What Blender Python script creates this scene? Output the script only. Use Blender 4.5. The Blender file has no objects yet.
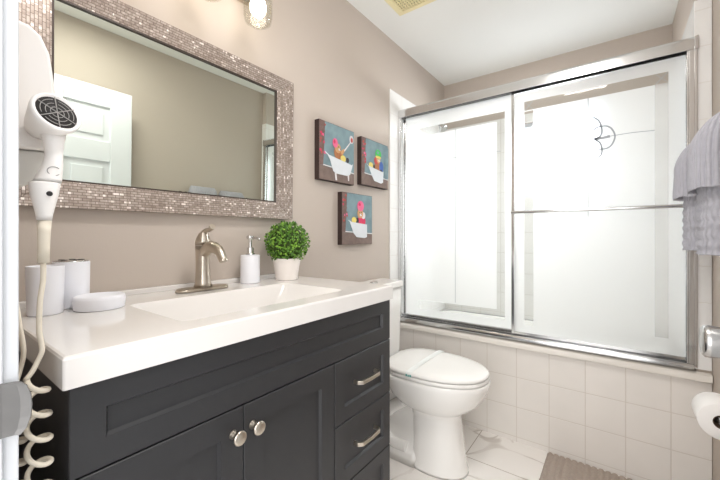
import bpy, bmesh, math, random
from mathutils import Vector, Matrix, noise
random.seed(7)
PI = math.pi
S = bpy.context.scene
COL = S.collection
# ------------------------------------------------------------------ camera, world, lights, exposure
cam = bpy.data.cameras.new('camera'); cam.sensor_width = 36; cam.lens = 36 * 344.41 / 720
cam.shift_y = -3.83 / 720; cam.clip_start = 0.01
co = bpy.data.objects.new('camera', cam); COL.objects.link(co)
co.location = (1.16, 0, 1.105); co.rotation_euler = (PI / 2, 0, math.radians(36.574))
S.camera = co
W = bpy.data.worlds.new('world'); S.world = W; W.use_nodes = True
bg = W.node_tree.nodes['Background']; bg.inputs[0].default_value = (1.0, 0.99, 0.985, 1); bg.inputs[1].default_value = 1.6

def area(name, loc, rot, sx, sy, power, col=(1, 1, 1)):
    l = bpy.data.lights.new(name, 'AREA'); l.shape = 'RECTANGLE'; l.size = sx; l.size_y = sy; l.energy = power; l.color = col
    o = bpy.data.objects.new(name, l); o.location = loc; o.rotation_euler = rot; COL.objects.link(o); return o
# added fill light, unseen behind the camera, shining in through the open doorway
area('doorway_fill', (1.12, -0.70, 1.30), (math.radians(86), 0, math.radians(4)), 1.4, 1.5, 26, (1.0, 0.985, 0.975))
# overhead fill added under the ceiling, out of view; no lamp is known there
area('ceiling_fill', (0.95, 0.62, 2.35), (0, 0, 0), 0.30, 0.30, 14, (1.0, 0.975, 0.95))
# daylight through the window in the shower
area('window_daylight', (0.87, 2.73, 1.66), (math.radians(-58), 0, math.radians(-38)), 0.45, 0.45, 14, (0.96, 0.985, 1.0)).data.spread = math.radians(140)
# weak fill light added above the bath, without any known lamp
area('shower_fill', (0.72, 2.38, 2.36), (0, 0, 0), 0.18, 0.18, 0.8, (1.0, 0.98, 0.95))
S.view_settings.view_transform = 'Standard'; S.view_settings.look = 'None'
S.view_settings.exposure = -0.28; S.view_settings.gamma = 1.0; S.view_settings.use_curve_mapping = False
S.display_settings.display_device = 'sRGB'

# ------------------------------------------------------------------ helpers
def lin(r, g, b):
    f = lambda c: (c / 255) / 12.92 if c / 255 <= 0.04045 else ((c / 255 + 0.055) / 1.055) ** 2.4
    return (f(r), f(g), f(b), 1)

def newmat(name):
    m = bpy.data.materials.new(name); m.use_nodes = True
    nt = m.node_tree; nt.nodes.clear()
    out = nt.nodes.new('ShaderNodeOutputMaterial')
    return m, nt, out

def N(nt, t, **kw):
    n = nt.nodes.new(t)
    for k, v in kw.items(): setattr(n, k, v)
    return n

def pmat(name, rgb, rough=0.5, metal=0.0, var=0.04, scale=30, bump=0.0, bscale=200, spec=0.5, coat=0.0):
    """plain procedural material: base colour with a slight noise, optional fine bump"""
    m, nt, out = newmat(name); L = nt.links
    p = N(nt, 'ShaderNodeBsdfPrincipled'); L.new(p.outputs[0], out.inputs[0])
    tc = N(nt, 'ShaderNodeTexCoord'); no = N(nt, 'ShaderNodeTexNoise'); no.inputs['Scale'].default_value = scale
    L.new(tc.outputs['Object'], no.inputs['Vector'])
    c = lin(*rgb); mx = N(nt, 'ShaderNodeMix', data_type='RGBA')
    mx.inputs[6].default_value = tuple(max(0, x * (1 - var)) for x in c[:3]) + (1,)
    mx.inputs[7].default_value = tuple(min(1, x * (1 + var)) for x in c[:3]) + (1,)
    L.new(no.outputs['Fac'], mx.inputs[0]); L.new(mx.outputs[2], p.inputs['Base Color'])
    p.inputs['Roughness'].default_value = rough; p.inputs['Metallic'].default_value = metal
    p.inputs['Specular IOR Level'].default_value = spec; p.inputs['Coat Weight'].default_value = coat
    if bump:
        n2 = N(nt, 'ShaderNodeTexNoise'); n2.inputs['Scale'].default_value = bscale
        L.new(tc.outputs['Object'], n2.inputs['Vector'])
        b = N(nt, 'ShaderNodeBump'); b.inputs['Strength'].default_value = bump; b.inputs['Distance'].default_value = 0.002
        L.new(n2.outputs['Fac'], b.inputs['Height']); L.new(b.outputs[0], p.inputs['Normal'])
    return m

def tilemat(name, axes, w, h, ox, oz, rgb, grout, gw=0.003, rough=0.25):
    """square tiles with grout, axes = which object axes run across and up"""
    m, nt, out = newmat(name); L = nt.links
    p = N(nt, 'ShaderNodeBsdfPrincipled'); L.new(p.outputs[0], out.inputs[0])
    tc = N(nt, 'ShaderNodeTexCoord'); sp = N(nt, 'ShaderNodeSeparateXYZ'); L.new(tc.outputs['Object'], sp.inputs[0])
    def frac(ax, o, s):
        a = N(nt, 'ShaderNodeMath', operation='SUBTRACT'); a.inputs[1].default_value = o; L.new(sp.outputs[ax], a.inputs[0])
        b = N(nt, 'ShaderNodeMath', operation='PINGPONG'); b.inputs[1].default_value = s / 2; L.new(a.outputs[0], b.inputs[0])
        return b                                    # 0 at a joint, s/2 at the middle of a tile
    a = frac(axes[0], ox, w); b = frac(axes[1], oz, h)
    mn = N(nt, 'ShaderNodeMath', operation='MINIMUM'); L.new(a.outputs[0], mn.inputs[0]); L.new(b.outputs[0], mn.inputs[1])
    mr = N(nt, 'ShaderNodeMapRange'); mr.inputs['From Min'].default_value = gw * 0.35; mr.inputs['From Max'].default_value = gw
    L.new(mn.outputs[0], mr.inputs['Value'])
    no = N(nt, 'ShaderNodeTexNoise'); no.inputs['Scale'].default_value = 6; L.new(tc.outputs['Object'], no.inputs['Vector'])
    c = lin(*rgb); cv = N(nt, 'ShaderNodeMix', data_type='RGBA')
    cv.inputs[6].default_value = tuple(x * .95 for x in c[:3]) + (1,); cv.inputs[7].default_value = tuple(min(1, x * 1.05) for x in c[:3]) + (1,)
    L.new(no.outputs['Fac'], cv.inputs[0])
    mx = N(nt, 'ShaderNodeMix', data_type='RGBA'); mx.inputs[6].default_value = lin(*grout)
    L.new(mr.outputs[0], mx.inputs[0]); L.new(cv.outputs[2], mx.inputs[7]); L.new(mx.outputs[2], p.inputs['Base Color'])
    bp = N(nt, 'ShaderNodeBump'); bp.inputs['Strength'].default_value = 0.4; bp.inputs['Distance'].default_value = 0.002
    L.new(mr.outputs[0], bp.inputs['Height']); L.new(bp.outputs[0], p.inputs['Normal'])
    p.inputs['Roughness'].default_value = rough
    return m

def marble(name):
    m, nt, out = newmat(name); L = nt.links
    p = N(nt, 'ShaderNodeBsdfPrincipled'); L.new(p.outputs[0], out.inputs[0])
    tc = N(nt, 'ShaderNodeTexCoord')
    mp = N(nt, 'ShaderNodeMapping'); mp.inputs['Rotation'].default_value = (0, 0, 0.6); L.new(tc.outputs['Object'], mp.inputs[0])
    n1 = N(nt, 'ShaderNodeTexNoise'); n1.inputs['Scale'].default_value = 2.2; n1.inputs['Detail'].default_value = 6; n1.inputs['Distortion'].default_value = 1.2
    L.new(mp.outputs[0], n1.inputs['Vector'])
    s = N(nt, 'ShaderNodeMath', operation='SUBTRACT'); s.inputs[1].default_value = 0.5; L.new(n1.outputs['Fac'], s.inputs[0])
    ab = N(nt, 'ShaderNodeMath', operation='ABSOLUTE'); L.new(s.outputs[0], ab.inputs[0])
    r = N(nt, 'ShaderNodeMapRange'); r.inputs['From Max'].default_value = 0.022; L.new(ab.outputs[0], r.inputs['Value'])
    n2 = N(nt, 'ShaderNodeTexNoise'); n2.inputs['Scale'].default_value = 3; L.new(tc.outputs['Object'], n2.inputs['Vector'])
    mk = N(nt, 'ShaderNodeMapRange'); mk.inputs['From Min'].default_value = 0.42; mk.inputs['From Max'].default_value = 0.62
    L.new(n2.outputs['Fac'], mk.inputs['Value'])
    mxx = N(nt, 'ShaderNodeMath', operation='MAXIMUM'); L.new(r.outputs[0], mxx.inputs[0]); L.new(mk.outputs[0], mxx.inputs[1])
    v = N(nt, 'ShaderNodeMix', data_type='RGBA'); v.inputs[6].default_value = lin(206, 198, 190); v.inputs[7].default_value = lin(251, 247, 242)
    L.new(mxx.outputs[0], v.inputs[0])
    # large rectangular tiles, 0.61 x 0.305, running bond
    br = N(nt, 'ShaderNodeTexBrick'); br.inputs['Scale'].default_value = 1.0; br.offset = 0; br.inputs['Brick Width'].default_value = 0.61
    br.inputs['Row Height'].default_value = 0.61; br.inputs['Mortar Size'].default_value = 0.0022; br.inputs['Mortar Smooth'].default_value = 0.2
    mp2 = N(nt, 'ShaderNodeMapping'); mp2.inputs['Location'].default_value = (-0.55 + 0.61, -1.705 + 0.61 * 3, 0); L.new(tc.outputs['Object'], mp2.inputs[0])
    L.new(mp2.outputs[0], br.inputs['Vector'])
    g = N(nt, 'ShaderNodeMix', data_type='RGBA'); g.inputs[7].default_value = lin(178, 166, 152)
    L.new(br.outputs['Fac'], g.inputs[0]); L.new(v.outputs[2], g.inputs[6]); L.new(g.outputs[2], p.inputs['Base Color'])
    p.inputs['Roughness'].default_value = 0.28
    return m

def mosaic(name, au, av):
    """small metallic mosaic strips, rows running along axis au"""
    m, nt, out = newmat(name); L = nt.links
    p = N(nt, 'ShaderNodeBsdfPrincipled'); L.new(p.outputs[0], out.inputs[0])
    tc = N(nt, 'ShaderNodeTexCoord'); sp = N(nt, 'ShaderNodeSeparateXYZ'); L.new(tc.outputs['Object'], sp.inputs[0])
    cb = N(nt, 'ShaderNodeCombineXYZ'); L.new(sp.outputs[au], cb.inputs[0]); L.new(sp.outputs[av], cb.inputs[1])
    br = N(nt, 'ShaderNodeTexBrick'); br.inputs['Scale'].default_value = 1; br.inputs['Brick Width'].default_value = 0.019; br.inputs['Row Height'].default_value = 0.0074
    br.inputs['Mortar Size'].default_value = 0.0009; br.inputs['Mortar Smooth'].default_value = 0.3; br.inputs['Bias'].default_value = 0
    sn = N(nt, 'ShaderNodeVectorMath', operation='SNAP'); sn.inputs[1].default_value = (0.0063, 0.0074, 1); L.new(cb.outputs[0], sn.inputs[0])
    wn_ = N(nt, 'ShaderNodeTexWhiteNoise', noise_dimensions='2D'); L.new(sn.outputs[0], wn_.inputs['Vector'])
    br.inputs['Color1'].default_value = (0, 0, 0, 1); br.inputs['Color2'].default_value = (1, 1, 1, 1); br.inputs['Mortar'].default_value = (0.35, 0.35, 0.35, 1)
    L.new(cb.outputs[0], br.inputs['Vector'])
    r = N(nt, 'ShaderNodeValToRGB'); e = r.color_ramp.elements
    e[0].position = 0; e[0].color = lin(142, 127, 117); e[1].position = 1; e[1].color = lin(252, 242, 234)
    for pos, c in ((0.3, (166, 152, 142)), (0.6, (184, 171, 161)), (0.80, (202, 189, 180)), (0.86, (250, 242, 236))):  # the brightest stops paint glints onto scattered tiles
        q = e.new(pos); q.color = lin(*c)
    hf = N(nt, 'ShaderNodeMix', data_type='RGBA'); hf.inputs[0].default_value = 0.5; L.new(br.outputs['Color'], hf.inputs[6]); L.new(wn_.outputs['Value'], hf.inputs[7])
    L.new(hf.outputs[2], r.inputs[0])
    g = N(nt, 'ShaderNodeMix', data_type='RGBA'); g.inputs[7].default_value = lin(124, 108, 99)
    L.new(br.outputs['Fac'], g.inputs[0]); L.new(r.outputs[0], g.inputs[6]); L.new(g.outputs[2], p.inputs['Base Color'])
    p.inputs['Metallic'].default_value = 0.45; p.inputs['Roughness'].default_value = 0.38
    bp = N(nt, 'ShaderNodeBump'); bp.inputs['Strength'].default_value = 0.5; bp.inputs['Distance'].default_value = 0.001; bp.invert = True
    L.new(br.outputs['Fac'], bp.inputs['Height']); L.new(bp.outputs[0], p.inputs['Normal'])
    return m

def emis(name, rgb, s):
    m, nt, out = newmat(name); e = N(nt, 'ShaderNodeEmission'); e.inputs[0].default_value = lin(*rgb)
    no = N(nt, 'ShaderNodeTexNoise'); no.inputs['Scale'].default_value = 3
    mr = N(nt, 'ShaderNodeMapRange'); mr.inputs['To Min'].default_value = s * 0.92; mr.inputs['To Max'].default_value = s * 1.08
    nt.links.new(no.outputs['Fac'], mr.inputs['Value']); nt.links.new(mr.outputs[0], e.inputs[1])
    nt.links.new(e.outputs[0], out.inputs[0]); return m

def clearglass(name, tint=(1, 1, 1), gl=0.08, fres=0.5):
    m, nt, out = newmat(name); L = nt.links
    t = N(nt, 'ShaderNodeBsdfTransparent'); t.inputs[0].default_value = tint + (1,)
    g = N(nt, 'ShaderNodeBsdfGlossy'); g.inputs['Roughness'].default_value = 0.03
    no = N(nt, 'ShaderNodeTexNoise'); no.inputs['Scale'].default_value = 12
    lw = N(nt, 'ShaderNodeLayerWeight'); lw.inputs['Blend'].default_value = 0.25
    mu = N(nt, 'ShaderNodeMath', operation='MULTIPLY_ADD'); mu.inputs[1].default_value = fres or 0.1; mu.inputs[2].default_value = gl * 0.5
    L.new(lw.outputs['Fresnel'], mu.inputs[0])
    mr = N(nt, 'ShaderNodeMapRange'); mr.inputs['To Min'].default_value = 0.95; L.new(no.outputs['Fac'], mr.inputs['Value'])
    m2 = N(nt, 'ShaderNodeMath', operation='MULTIPLY'); L.new(mu.outputs[0], m2.inputs[0]); L.new(mr.outputs[0], m2.inputs[1])
    mx = N(nt, 'ShaderNodeMixShader'); L.new(m2.outputs[0], mx.inputs[0]); L.new(t.outputs[0], mx.inputs[1]); L.new(g.outputs[0], mx.inputs[2])
    L.new(mx.outputs[0], out.inputs[0]); return m

def frosted(name, clear=0.0):
    m, nt, out = newmat(name); L = nt.links
    no = N(nt, 'ShaderNodeTexNoise'); no.inputs['Scale'].default_value = 400
    tc = N(nt, 'ShaderNodeTexCoord'); L.new(tc.outputs['Object'], no.inputs['Vector'])
    cr = N(nt, 'ShaderNodeMapRange'); cr.inputs['To Min'].default_value = 0.50; cr.inputs['To Max'].default_value = 0.60; L.new(no.outputs['Fac'], cr.inputs['Value'])
    tl = N(nt, 'ShaderNodeBsdfTranslucent'); tl.inputs[0].default_value = (0.97, 0.985, 0.98, 1)
    rf = N(nt, 'ShaderNodeBsdfRefraction'); rf.inputs['Roughness'].default_value = 0.42; rf.inputs['IOR'].default_value = 1.3; rf.inputs[0].default_value = (0.98, 0.99, 0.99, 1)
    df = N(nt, 'ShaderNodeBsdfDiffuse'); df.inputs[0].default_value = (0.86, 0.875, 0.865, 1)
    a = N(nt, 'ShaderNodeMixShader'); L.new(cr.outputs[0], a.inputs[0]); L.new(tl.outputs[0], a.inputs[1]); L.new(rf.outputs[0], a.inputs[2])
    b = N(nt, 'ShaderNodeMixShader'); b.inputs[0].default_value = 0.30; L.new(a.outputs[0], b.inputs[1]); L.new(df.outputs[0], b.inputs[2])
    if clear:
        t = N(nt, 'ShaderNodeBsdfTransparent'); c_ = N(nt, 'ShaderNodeMixShader'); c_.inputs[0].default_value = clear
        L.new(b.outputs[0], c_.inputs[1]); L.new(t.outputs[0], c_.inputs[2]); b = c_
    L.new(b.outputs[0], out.inputs[0]); return m

M = {}
M['wall'] = pmat('taupe_paint', (198, 186, 175), 0.7, var=0.015, scale=3, bump=0.08, bscale=180)
M['ceil'] = pmat('ceiling_paint', (244, 244, 240), 0.85, var=0.01, scale=4, bump=0.06, bscale=160)
M['door'] = pmat('door_paint', (228, 231, 235), 0.4, var=0.01, scale=4)
M['trim'] = pmat('trim_paint', (216, 219, 223), 0.4, var=0.012, scale=6)
M['floor'] = marble('floor_marble_tile')
M['apron'] = tilemat('apron_tile', (0, 2), 0.155, 0.16, 0.732, 0.505, (238, 233, 227), (220, 212, 203), 0.0024)
M['tile_y'] = tilemat('surround_tile_side', (1, 2), 0.152, 0.152, 1.874, 2.045, (247, 246, 244), (238, 235, 230), 0.0024)
M['tile_x'] = tilemat('surround_tile_back', (0, 2), 0.152, 0.152, 0.0, 2.045, (240, 238, 234), (222, 218, 210), 0.0026)
M['ledge'] = pmat('ledge_marble', (240, 235, 227), 0.25, var=0.03, scale=9)
M['mosH'] = mosaic('mosaic_rows', 1, 2); M['mosV'] = mosaic('mosaic_columns', 2, 1)
M['mirror'] = pmat('mirror_silver', (224, 230, 220), 0.01, 1.0, var=0.005)
M['bronze'] = pmat('edge_shade', (70, 58, 52), 0.4, 0.3)  # dark colour painted for the shade inside the mirror frame
M['cab'] = pmat('charcoal_paint', (45, 45, 47), 0.42, var=0.05, scale=12, bump=0.04, bscale=240)
M['top'] = pmat('cultured_marble', (231, 227, 223), 0.12, var=0.01, scale=8, coat=0.3)
M['nickel'] = pmat('brushed_nickel', (198, 188, 174), 0.28, 1.0, var=0.06, scale=40)
M['satin'] = pmat('satin_chrome', (190, 188, 186), 0.25, 1.0, var=0.05, scale=30)
M['chrome'] = pmat('polished_chrome', (214, 214, 214), 0.16, 1.0, var=0.04, scale=8)
M['porcelain'] = pmat('porcelain', (249, 247, 243), 0.1, var=0.01, scale=5, coat=0.5)
M['seat'] = pmat('seat_plastic', (246, 244, 240), 0.22, var=0.01)
M['ceramic'] = pmat('white_ceramic', (240, 240, 245), 0.35, var=0.01)
M['potwhite'] = pmat('pot_ceramic', (240, 232, 226), 0.4, var=0.02)
M['plastic'] = pmat('dryer_plastic', (247, 243, 239), 0.35, var=0.01)
M['cream'] = pmat('aged_cord_plastic', (232, 222, 204), 0.45, var=0.03)
M['greyp'] = pmat('smoky_plastic', (224, 222, 216), 0.3, var=0.02)
M['dark'] = pmat('dark_void', (38, 34, 34), 0.6, var=0.1)
M['greyline'] = pmat('grey_mark', (168, 164, 160), 0.5)
M['steel'] = pmat('strike_steel', (120, 119, 118), 0.55, 0.5, var=0.08, scale=60)
M['vent'] = pmat('aged_vent_plastic', (242, 230, 184), 0.5, var=0.05, scale=12)
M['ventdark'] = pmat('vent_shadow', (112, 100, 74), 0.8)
M['paper'] = pmat('tissue_paper', (246, 243, 240), 0.9, var=0.02, scale=40, bump=0.2, bscale=90)
M['card'] = pmat('cardboard', (92, 74, 60), 0.9, var=0.1)
M['band'] = pmat('paper_band', (240, 243, 240), 0.7); M['teal'] = pmat('teal_ink', (60, 160, 150), 0.6)
M['towel'] = pmat('grey_towel', (178, 177, 184), 0.95, var=0.10, scale=60, bump=1.0, bscale=260, spec=0.1)
M['mat'] = pmat('taupe_chenille', (184, 171, 160), 0.95, var=0.15, scale=90, bump=1.0, bscale=350, spec=0.1)
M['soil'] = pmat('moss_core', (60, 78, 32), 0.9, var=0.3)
M['glass'] = clearglass('jar_glass', (0.975, 0.97, 0.945), 0.08, 0.22); M['clear'] = clearglass('clear_glass', (0.95, 0.965, 0.96), 0.04, 0.2)
M['back'] = clearglass('glass_back', (0.985, 0.99, 0.99), 0.0, 0.05)
M['frost'] = frosted('frosted_glass'); M['half'] = frosted('half_frosted_glass', 0.45)
M['bulb'] = emis('bulb_glow', (255, 246, 234), 12)
M['window'] = emis('window_daylight', (236, 244, 255), 6.0)
M['etch'] = pmat('dark_etching', (160, 165, 170), 0.5)
M['caulk'] = pmat('grey_etching', (188, 192, 194), 0.5)

def leafmat():
    m, nt, out = newmat('boxwood_leaf'); L = nt.links
    p = N(nt, 'ShaderNodeBsdfPrincipled'); L.new(p.outputs[0], out.inputs[0])
    g = N(nt, 'ShaderNodeNewGeometry'); r = N(nt, 'ShaderNodeValToRGB')
    e = r.color_ramp.elements; e[0].color = lin(58, 98, 24); e[1].color = lin(140, 186, 62)
    q = e.new(0.5); q.color = lin(92, 140, 38)
    L.new(g.outputs['Random Per Island'], r.inputs[0]); L.new(r.outputs[0], p.inputs['Base Color'])
    p.inputs['Roughness'].default_value = 0.45; return m
M['leaf'] = leafmat()

class MB:
    """collects shapes in one bmesh, then links them as one mesh object"""
    def __init__(s): s.bm = bmesh.new(); s.mats = []
    def mi(s, m):
        if m is None: return 0
        if m not in s.mats: s.mats.append(m)
        return s.mats.index(m)
    def face(s, vs, m=None, smooth=False):
        f = s.bm.faces.new(vs); f.material_index = s.mi(m); f.smooth = smooth; return f
    def box(s, x0, x1, y0, y1, z0, z1, m=None):
        v = [s.bm.verts.new((x, y, z)) for x in (x0, x1) for y in (y0, y1) for z in (z0, z1)]
        for q in ((0, 1, 3, 2), (4, 6, 7, 5), (0, 4, 5, 1), (2, 3, 7, 6), (0, 2, 6, 4), (1, 5, 7, 3)):
            s.face([v[i] for i in q], m)
        return s
    def prism(s, pts, axis, a, b, m=None, smooth=False):
        """closed outline (2D) extruded along axis from a to b"""
        def P(p, t): return {'x': (t, p[0], p[1]), 'y': (p[0], t, p[1]), 'z': (p[0], p[1], t)}[axis]
        A = [s.bm.verts.new(P(p, a)) for p in pts]; B = [s.bm.verts.new(P(p, b)) for p in pts]
        n = len(pts)
        for i in range(n): s.face([A[i], A[(i + 1) % n], B[(i + 1) % n], B[i]], m, smooth)
        s.face(A[::-1], m); s.face(B, m); return s
    def rings(s, rings, m=None, cap=True, smooth=True, closed=True):
        R = [[s.bm.verts.new(p) for p in r] for r in rings]; n = len(R[0])
        for a, b in zip(R, R[1:]):
            for i in range(n if closed else n - 1): s.face([a[i], a[(i + 1) % n], b[(i + 1) % n], b[i]], m, smooth)
        if cap: s.face(R[0][::-1], m); s.face(R[-1], m)
        return s
    def lathe(s, prof, c, axis='z', n=28, m=None, cap=True, mat=None):
        """profile of (radius, height) turned about an axis through c"""
        rs = []
        for r, h in prof:
            ring = []
            for i in range(n):
                a = 2 * PI * i / n; u, v = r * math.cos(a), r * math.sin(a)
                p = Vector({'z': (u, v, h), 'x': (h, u, v), 'y': (u, h, v)}[axis])
                if mat: p = mat @ p
                ring.append(p + Vector(c))
            rs.append(ring)
        return s.rings(rs, m, cap)
    def tube(s, pts, r, n=10, m=None, cap=True):
        pts = [Vector(p) for p in pts]; k = len(pts); rs = r if isinstance(r, (list, tuple)) else [r] * k
        t = (pts[1] - pts[0]).normalized(); up = Vector((0, 0, 1)) if abs(t.z) < 0.9 else Vector((1, 0, 0))
        u = t.cross(up).normalized(); out = []
        for i, p in enumerate(pts):
            d = (pts[min(i + 1, k - 1)] - pts[max(i - 1, 0)]).normalized()
            u = (u - d * u.dot(d)).normalized(); v = d.cross(u)
            out.append([p + (u * math.cos(2 * PI * j / n) + v * math.sin(2 * PI * j / n)) * rs[i] for j in range(n)])
        return s.rings(out, m, cap)
    def build(s, name, m=None, parent=None, bevel=0, seg=2, sub=0, smooth=False, ang=35):
        if m is not None and not s.mats: s.mats = [m]
        bmesh.ops.recalc_face_normals(s.bm, faces=s.bm.faces)
        me = bpy.data.meshes.new(name); s.bm.to_mesh(me); s.bm.free()
        for x in s.mats: me.materials.append(x)
        o = bpy.data.objects.new(name, me); COL.objects.link(o)
        if parent is not None: o.parent = parent; o.matrix_parent_inverse = Matrix.Translation(-world_loc(parent))
        if bevel:
            b = o.modifiers.new('bevel', 'BEVEL'); b.width = bevel; b.segments = seg; b.limit_method = 'ANGLE'; b.angle_limit = math.radians(ang); b.harden_normals = False
        if sub:
            q = o.modifiers.new('sub', 'SUBSURF'); q.levels = sub; q.render_levels = sub
        if smooth or bevel or sub:
            for f in me.polygons: f.use_smooth = True
            if not sub:
                w = o.modifiers.new('wn', 'WEIGHTED_NORMAL'); w.keep_sharp = False
        return o

def world_loc(o):
    v = Vector(o.location)
    return v + world_loc(o.parent) if o.parent and o.parent.type == 'EMPTY' and False else v

def smooth_path(pts, k=8):
    """Catmull-Rom through pts"""
    P = [Vector(p) for p in pts]; out = []
    for i in range(len(P) - 1):
        a, b, c, d = P[max(i - 1, 0)], P[i], P[i + 1], P[min(i + 2, len(P) - 1)]
        for j in range(k):
            t = j / k
            out.append(0.5 * ((2 * b) + (c - a) * t + (2 * a - 5 * b + 4 * c - d) * t * t + (3 * b - a - 3 * c + d) * t ** 3))
    out.append(P[-1]); return out

def tag(o, label, cat, group=None):
    o['label'] = label; o['category'] = cat
    if group: o['group'] = group
    return o
def thing(name, loc, label, cat, group=None):
    o = bpy.data.objects.new(name, None); o.empty_display_size = 0.05; COL.objects.link(o); o.location = loc
    return tag(o, label, cat, group)
def struct(o): o['kind'] = 'structure'; return o

# ------------------------------------------------------------------ the room
RX, CZ, BY, SY = 1.432, 2.372, 2.76, 2.0; RR = 1.479       # right wall, ceiling, shower back wall, shower front
FY = 0.075                                     # inner face of the wall with the doorway
struct(MB().box(-0.12, RR + 0.12, -0.05, BY + 0.12, -0.1, 0).build('floor', M['floor']))
struct(MB().box(-0.12, RR + 0.12, -0.05, BY + 0.12, CZ, CZ + 0.1).build('ceiling', M['ceil']))
struct(MB().box(-0.12, 0, -0.05, BY + 0.12, 0, CZ).build('wall_left', M['wall']))
struct(MB().prism([(RR, -0.05), (RR, SY), (RX, SY), (RX, BY + 0.12), (RR + 0.12, BY + 0.12), (RR + 0.12, -0.05)], 'z', 0, CZ).build('wall_right', M['wall']))
b = MB()                                        # back wall with the opening for the shower window
wx0, wx1, wz0, wz1 = 0.55, 1.12, 1.39, 1.94
for q in ((0, wx0, 0, CZ), (wx1, RX, 0, CZ), (wx0, wx1, 0, wz0), (wx0, wx1, wz1, CZ)): b.box(q[0], q[1], BY, BY + 0.12, q[2], q[3])
struct(b.build('wall_back', M['wall']))
b = MB()                                        # wall with the doorway the camera stands in
b.box(0, 0.555, -0.05, FY, 0, CZ); b.box(1.385, RR, -0.05, FY, 0, CZ); b.box(0.555, 1.385, -0.05, FY, 2.06, CZ)
struct(b.build('wall_front', M['wall']))
# doorway lining and casing, with the strike plate
b = MB()
b.box(0.555, 0.575, -0.052, FY + 0.001, 0, 2.04); b.box(1.365, 1.385, -0.052, FY + 0.001, 0, 2.04); b.box(0.555, 1.385, -0.052, FY + 0.001, 2.04, 2.06)
b.box(0.505, 0.570, FY, FY + 0.0155, 0, 2.10); b.box(1.370, 1.445, FY, FY + 0.0155, 0, 2.10); b.box(0.505, 1.445, FY, FY + 0.0155, 2.045, 2.10)
b.box(0.575, 0.583, -0.03, 0.036, 0, 2.04)
tr = struct(b.build('trim_1', M['trim'], bevel=0.002))
b = MB()
prof = [(0.575, 0.040), (0.575, FY + 0.0), (0.5765, FY + 0.002), (0.5785, 0.090), (0.583, 0.0985), (0.5846, 0.0975), (0.5805, 0.089), (0.578, FY), (0.577, 0.040)]
zs = [(0.866, 0.09), (0.872, 0.0955), (0.885, 0.0995), (0.898, 0.1005), (0.911, 0.0995), (0.924, 0.0955), (0.930, 0.09)]
rg = []
for z, ymax in zs:
    k = (ymax - FY) / (0.0985 - FY)
    rg.append([(x, FY + (y - FY) * k if y > FY else y, z) for x, y in prof])
b.rings(rg, None, True, False)
b.build('strike_plate', M['steel'], tr)
# baseboards and tile surround
struct(MB().box(0, 0.012, 1.06, 1.99, 0, 0.09).build('baseboard_left', M['trim'], bevel=0.003))
struct(MB().box(RR - 0.012, RR, 0.10, 1.98, 0, 0.09).build('baseboard_right', M['trim'], bevel=0.003))
struct(MB().box(0, 0.008, 1.874, BY, 0.09, 2.045).build('wall_tile_left', M['tile_y'], bevel=0.003))
struct(MB().prism([(RX - 0.008, BY), (RX - 0.008, SY - 0.008), (RR - 0.001, SY - 0.008), (RR - 0.001, SY - 0.0005), (RX - 0.0005, SY - 0.0005), (RX - 0.0005, BY)], 'z', 0.55, 2.09).build('wall_tile_right', M['tile_y'], bevel=0.003))
b = MB()
for q in ((0.008, wx0, 0.3, 2.0), (wx1, RX - 0.008, 0.3, 2.0), (wx0, wx1, 0.3, wz0), (wx0, wx1, wz1, 2.0)): b.box(q[0], q[1], BY - 0.008, BY, q[2], q[3])
struct(b.build('wall_tile_back', M['tile_x']))
# window in the shower
b = MB()
for q in ((wx0, wx0 + 0.03, wz0, wz1), (wx1 - 0.03, wx1, wz0, wz1), (wx0 + 0.03, wx1 - 0.03, wz0, wz0 + 0.03), (wx0 + 0.03, wx1 - 0.03, wz1 - 0.03, wz1)):
    b.box(q[0], q[1], BY + 0.03, BY + 0.08, q[2], q[3])
wn = struct(b.build('window_1', M['trim'], bevel=0.003))
MB().box(wx0 + 0.03, wx1 - 0.03, BY + 0.05, BY + 0.058, wz0 + 0.03, wz1 - 0.03).build('window_pane', M['window'], wn)
# tiled front of the bath
struct(MB().prism([(0.008, SY - 0.010), (RR - 0.002, SY - 0.010), (RR - 0.002, SY - 0.001), (RX - 0.009, SY - 0.001), (RX - 0.009, SY + 0.06), (0.008, SY + 0.06)], 'z', 0, 0.506).build('wall_bath_front', M['apron']))
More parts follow.
